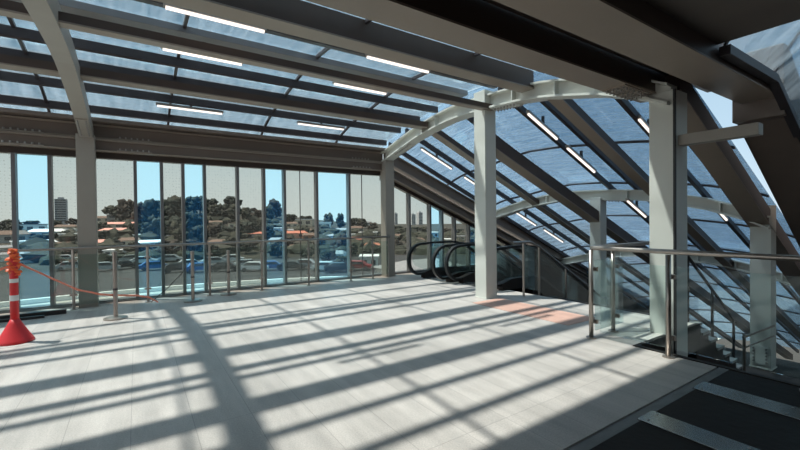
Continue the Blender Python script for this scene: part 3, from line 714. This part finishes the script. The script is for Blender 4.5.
for h_ in HS: house(*h_)

LEAF = [pbr('leaf_dark', (.011, .018, .011), .9, 0, .5, 1.2), pbr('leaf_olive', (.026, .027, .015), .9, 0, .5, 1.2), pbr('leaf_brown', (.034, .024, .017), .9, 0, .5, 1.2)]
BARK = pbr('bark', (.07, .05, .035), .9)
def tree_at(p, w, h, mi, lab, seed):
    e = empty('tree', p); rnd = random.Random(seed)
    MB().tube([(p.x, p.y, p.z-1), (p.x+.1*w*.2, p.y, p.z+h*.5)], [w*.05, w*.03], 6).build('trunk', BARK, e)
    c = MB()
    for k in range(26):
        a = rnd.uniform(0, 2*pi); u_ = rnd.uniform(.22, .86); q = rnd.uniform(.1, .42)*w*(1-abs(u_-.5)*.9); z = p.z+h*u_
        c.ico((p.x+q*cos(a), p.y+q*sin(a), z), w*rnd.uniform(.1, .19), 2, 1.2, seed+k*1.3, (1, 1, min(1.3, h/w*.9)))
    c.build('crown', LEAF[mi], e, smooth=True)
    tag(e, lab, 'tree', 'trees on the hillside')
# (x, base y, width px, height px)
TR = [(5, 232, 10, 8), (14, 236, 9, 9), (12, 228, 12, 6), (32, 228, 12, 5), (22, 240, 8, 7), (38, 243, 10, 6), (56, 228, 8, 6), (74, 226, 10, 6), (66, 240, 12, 7), (74, 252, 12, 8),
      (102, 232, 10, 8), (116, 220, 18, 12), (128, 222, 18, 18), (104, 240, 12, 8), (134, 236, 12, 12), (112, 250, 14, 9), (133, 256, 14, 12),
      (143, 226, 14, 18), (153, 226, 18, 22), (158, 216, 12, 13), (148, 238, 12, 13), (158, 240, 14, 20), (146, 256, 16, 9),
      (170, 222, 18, 19), (179, 220, 16, 20), (172, 236, 20, 18), (180, 246, 18, 20), (168, 256, 18, 14),
      (191, 216, 14, 16), (200, 214, 14, 16), (194, 232, 18, 18), (200, 244, 16, 16), (190, 256, 16, 14),
      (211, 216, 14, 16), (220, 220, 18, 14), (232, 212, 16, 14), (236, 222, 14, 16), (214, 236, 16, 12), (226, 236, 18, 10), (230, 250, 18, 12), (212, 258, 18, 12),
      (246, 222, 12, 13), (256, 220, 12, 11), (250, 236, 18, 13), (260, 232, 12, 12), (246, 254, 20, 12),
      (270, 222, 10, 16), (276, 218, 14, 17), (269, 240, 12, 14), (278, 258, 16, 14),
      (290, 222, 14, 7), (306, 222, 12, 6), (288, 246, 12, 9), (306, 258, 18, 9),
      (329, 228, 10, 14), (341, 229, 10, 15), (322, 248, 12, 10), (342, 250, 14, 16), (328, 262, 18, 12), (342, 268, 14, 12),
      (353, 228, 12, 10), (362, 228, 12, 9), (373, 230, 10, 7), (352, 256, 14, 12), (364, 258, 14, 8),
      (396, 232, 14, 6), (404, 236, 12, 8), (396, 250, 14, 10), (413, 232, 16, 5), (424, 234, 12, 7), (412, 250, 16, 7), (426, 250, 12, 8), (446, 234, 14, 6), (458, 234, 14, 5), (470, 236, 10, 6), (454, 247, 14, 5)]
tc_ = {}
for i, (x, y, w, h) in enumerate(TR):
    p = ground_px(x, y); r = math.hypot(p.x, p.y); sc = r/F*1.05
    pn = pane_of(x); sz = 'tall ' if h > 15 else ('small ' if h < 8 else ''); k = (pn, sz); tc_[k] = tc_.get(k, 0)+1
    base = '%shillside tree seen through %s' % (sz, pn)
    q = ['leafy ', 'another leafy ', 'third leafy ', 'fourth leafy ', 'fifth leafy ', 'sixth leafy ', 'seventh leafy '][tc_[k]-1]
    tree_at(p, w*sc, h*sc, (0, 1, 2, 0, 1)[i % 5], (q+base), i)
# low hedge/undergrowth belt where the hill meets the street
ub = MB(); rnd = random.Random(3)
for k in range(260):
    a = R(rnd.uniform(44, 100)); r = rnd.uniform(88, 150); x, y = r*cos(a), r*sin(a)
    ub.ico((x, y, tz(x, y)+.4), rnd.uniform(1.0, 2.4), 1, .9, k, (1.3, 1.3, .8))
u = ub.build('undergrowth', LEAF[1], origin=(0, 0, -6)); u['kind'] = 'stuff'; u['label'] = 'dark scrub between the houses on the hillside'; u['category'] = 'undergrowth'

# towers
def tower(px, ytop, ybot, wpx, r, lab, cmat):
    d = ray(px, ybot); d = d/math.hypot(d.x, d.y); p = Vector((0, 0, H))+d*r; sc = r/F*.92
    w = wpx*sc; h = (ybot-ytop)*sc*1.05
    e = empty('tower_block', (p.x, p.y, p.z-8))
    MB().box(p.x-w/2, p.x+w/2, p.y-w/2, p.y+w/2, p.z-8, p.z+h).build('walls', cmat, e)
    MB().box(p.x-w/4, p.x+w/4, p.y-w/4, p.y+w/4, p.z+h, p.z+h*1.08).build('roof_plant', cmat, e)
    nb_ = 10
    for j in range(nb_):
        z = p.z+h*(j+.3)/nb_; MB().box(p.x-w/2*.9, p.x+w/2*.9, p.y-w/2-.2, p.y-w/2+.2, z, z+h/nb_*.4).build('window_band', WINM, e)
    tag(e, lab, 'tower', 'distant towers')
TW = pbr('tower_grey', (.33, .33, .35), .8)
TW2 = pbr('tower_pale', (.5, .5, .52), .8)
tower(61.5, 204, 222, 7.5, 420, 'grey apartment tower on the skyline between the cone and the first column', TW)
tower(395.5, 213, 227, 3.5, 600, 'slim distant tower just right of the far column', TW2)
tower(412.5, 214, 227, 5, 600, 'left one of the paired distant towers above the escalator', TW2)
tower(419.5, 212, 227, 5, 620, 'right one of the paired distant towers above the escalator', TW2)
# low white hall on the right outside
p = at(408, 276, 'z', -6)
e = empty('low_hall', (25, 34, -6))
MB().box(22, 29, 31, 38, -6, -3.6).build('walls', WM['grey'], e)
MB().add([(21.5, 30.5, -3.6), (29.5, 30.5, -3.6), (29.5, 38.5, -3.6), (21.5, 38.5, -3.6), (23.5, 34.5, -2.7), (27.5, 34.5, -2.7)], [(0, 1, 5, 4), (2, 3, 4, 5), (1, 2, 5), (3, 0, 4)]).build('roof', RM['grey'], e)
tag(e, 'low grey hall with pale roof outside beside the far column', 'building')
# cars
CARM = [pbr('car_'+n_, c, .25, .3) for n_, c in dict(white=(.7, .7, .72), silver=(.4, .42, .45), black=(.02, .02, .025), blue=(.05, .12, .3), red=(.4, .03, .03)).items()]
CN = ['white', 'silver', 'black', 'blue', 'red']
ci = 0; cc = {}
for x, y, k in ((104, 271, 1), (112, 262, 0), (123, 269, 2), (131, 262, 1), (144, 264, 0), (154, 270, 3), (171, 262, 1), (178, 272, 2), (190, 268, 0), (199, 272, 3), (214, 265, 1), (226, 271, 2), (232, 262, 0), (247, 268, 1), (255, 271, 0), (271, 270, 3), (292, 270, 2), (306, 268, 1), (326, 271, 0), (339, 272, 2), (358, 270, 4), (64, 262, 0), (72, 270, 1), (30, 265, 1)):
    p = at(x, y, 'z', -6); a = math.atan2(p.y, p.x)-pi/2+random.uniform(-.25, .25)
    e = empty('car', (p.x, p.y, -6)); M = Matrix.Translation((p.x, p.y, -6)) @ Matrix.Rotation(a, 4, 'Z')
    def bc(mb, n_, m_):
        mb.v = [tuple(M @ Vector(v)) for v in mb.v]; return mb.build(n_, m_, e)
    prof = [(-2.1, .35), (2.1, .35), (2.15, .75), (1.3, .9), (.75, 1.4), (-1.1, 1.42), (-1.75, .95), (-2.15, .85)]
    bc(MB().sweep([[(px_, yy, z) for px_, z in prof] for yy in (-.85, .85)]), 'body', CARM[k])
    gl_ = [(1.15, .92), (.7, 1.34), (-1.05, 1.36), (-1.55, .97)]
    bc(MB().sweep([[(px_, yy, z) for px_, z in gl_] for yy in (-.87, .87)]), 'windows', WINM)
    for wx in (-1.35, 1.35):
        for wy in (-.8, .8):
            bc(MB().tube([(wx, wy-.1, .33), (wx, wy+.1, .33)], .33, 10), 'wheel', BLACK)
    pn = pane_of(x); kk = (k, pn); cc[kk] = cc.get(kk, 0)+1
    tag(e, '%s%s car parked in the street, seen through the %s' % ('second ' if cc[kk] > 1 else '', CN[k], pn), 'car', 'parked cars')

# ------------------------------------------------------------------ light
sd = bpy.data.lights.new('sun', 'SUN'); sd.energy = 9.4; sd.angle = R(1.5); sd.color = (1, .87, .76)
so = bpy.data.objects.new('sun', sd); COL.objects.link(so)
dv = Vector((.385, -.29, -1)).normalized()
so.rotation_euler = dv.to_track_quat('-Z', 'Y').to_euler(); so.location = (0, 0, 20)
W = bpy.data.worlds.new('world'); S.world = W; W.use_nodes = True
ns, ln = W.node_tree.nodes, W.node_tree.links; ns.clear()
o = N(ns, 'ShaderNodeOutputWorld'); bg = N(ns, 'ShaderNodeBackground'); bg.inputs[1].default_value = 1.0
tc = N(ns, 'ShaderNodeTexCoord'); sx = N(ns, 'ShaderNodeSeparateXYZ'); cr = N(ns, 'ShaderNodeValToRGB')
ln.new(tc.outputs['Generated'], sx.inputs[0])
def ramp(cr, stops):
    el = cr.color_ramp.elements
    while len(el) > 1: el.remove(el[-1])
    el[0].position = stops[0][0]; el[0].color = rgb(stops[0][1])
    for p_, c_ in stops[1:]: el.new(p_).color = rgb(c_)
ramp(cr, [(0, (.98, 1, .98)), (.12, (.88, .97, 1)), (.32, (.6, .84, .97)), (.75, (.38, .6, .76))])
c2 = N(ns, 'ShaderNodeValToRGB'); ramp(c2, [(0, (.7, .86, .96)), (.15, (.56, .76, .92)), (.4, (.4, .6, .78)), (.8, (.28, .46, .62))])
mr = N(ns, 'ShaderNodeMapRange', interpolation_type='SMOOTHSTEP', i={'From Min': .5, 'From Max': .82})
mx = N(ns, 'ShaderNodeMixRGB')
ln.new(sx.outputs[2], cr.inputs[0]); ln.new(sx.outputs[2], c2.inputs[0]); ln.new(sx.outputs[0], mr.inputs[0]); ln.new(mr.outputs[0], mx.inputs[0])
ln.new(cr.outputs[0], mx.inputs[1]); ln.new(c2.outputs[0], mx.inputs[2]); ln.new(mx.outputs[0], bg.inputs[0]); ln.new(bg.outputs[0], o.inputs[0])
S.view_settings.view_transform = 'Standard'; S.view_settings.look = 'None'; S.view_settings.gamma = 1; S.view_settings.exposure = 0
S.cycles.max_bounces = 8; S.cycles.transparent_max_bounces = 24
S.cycles.use_denoising = True
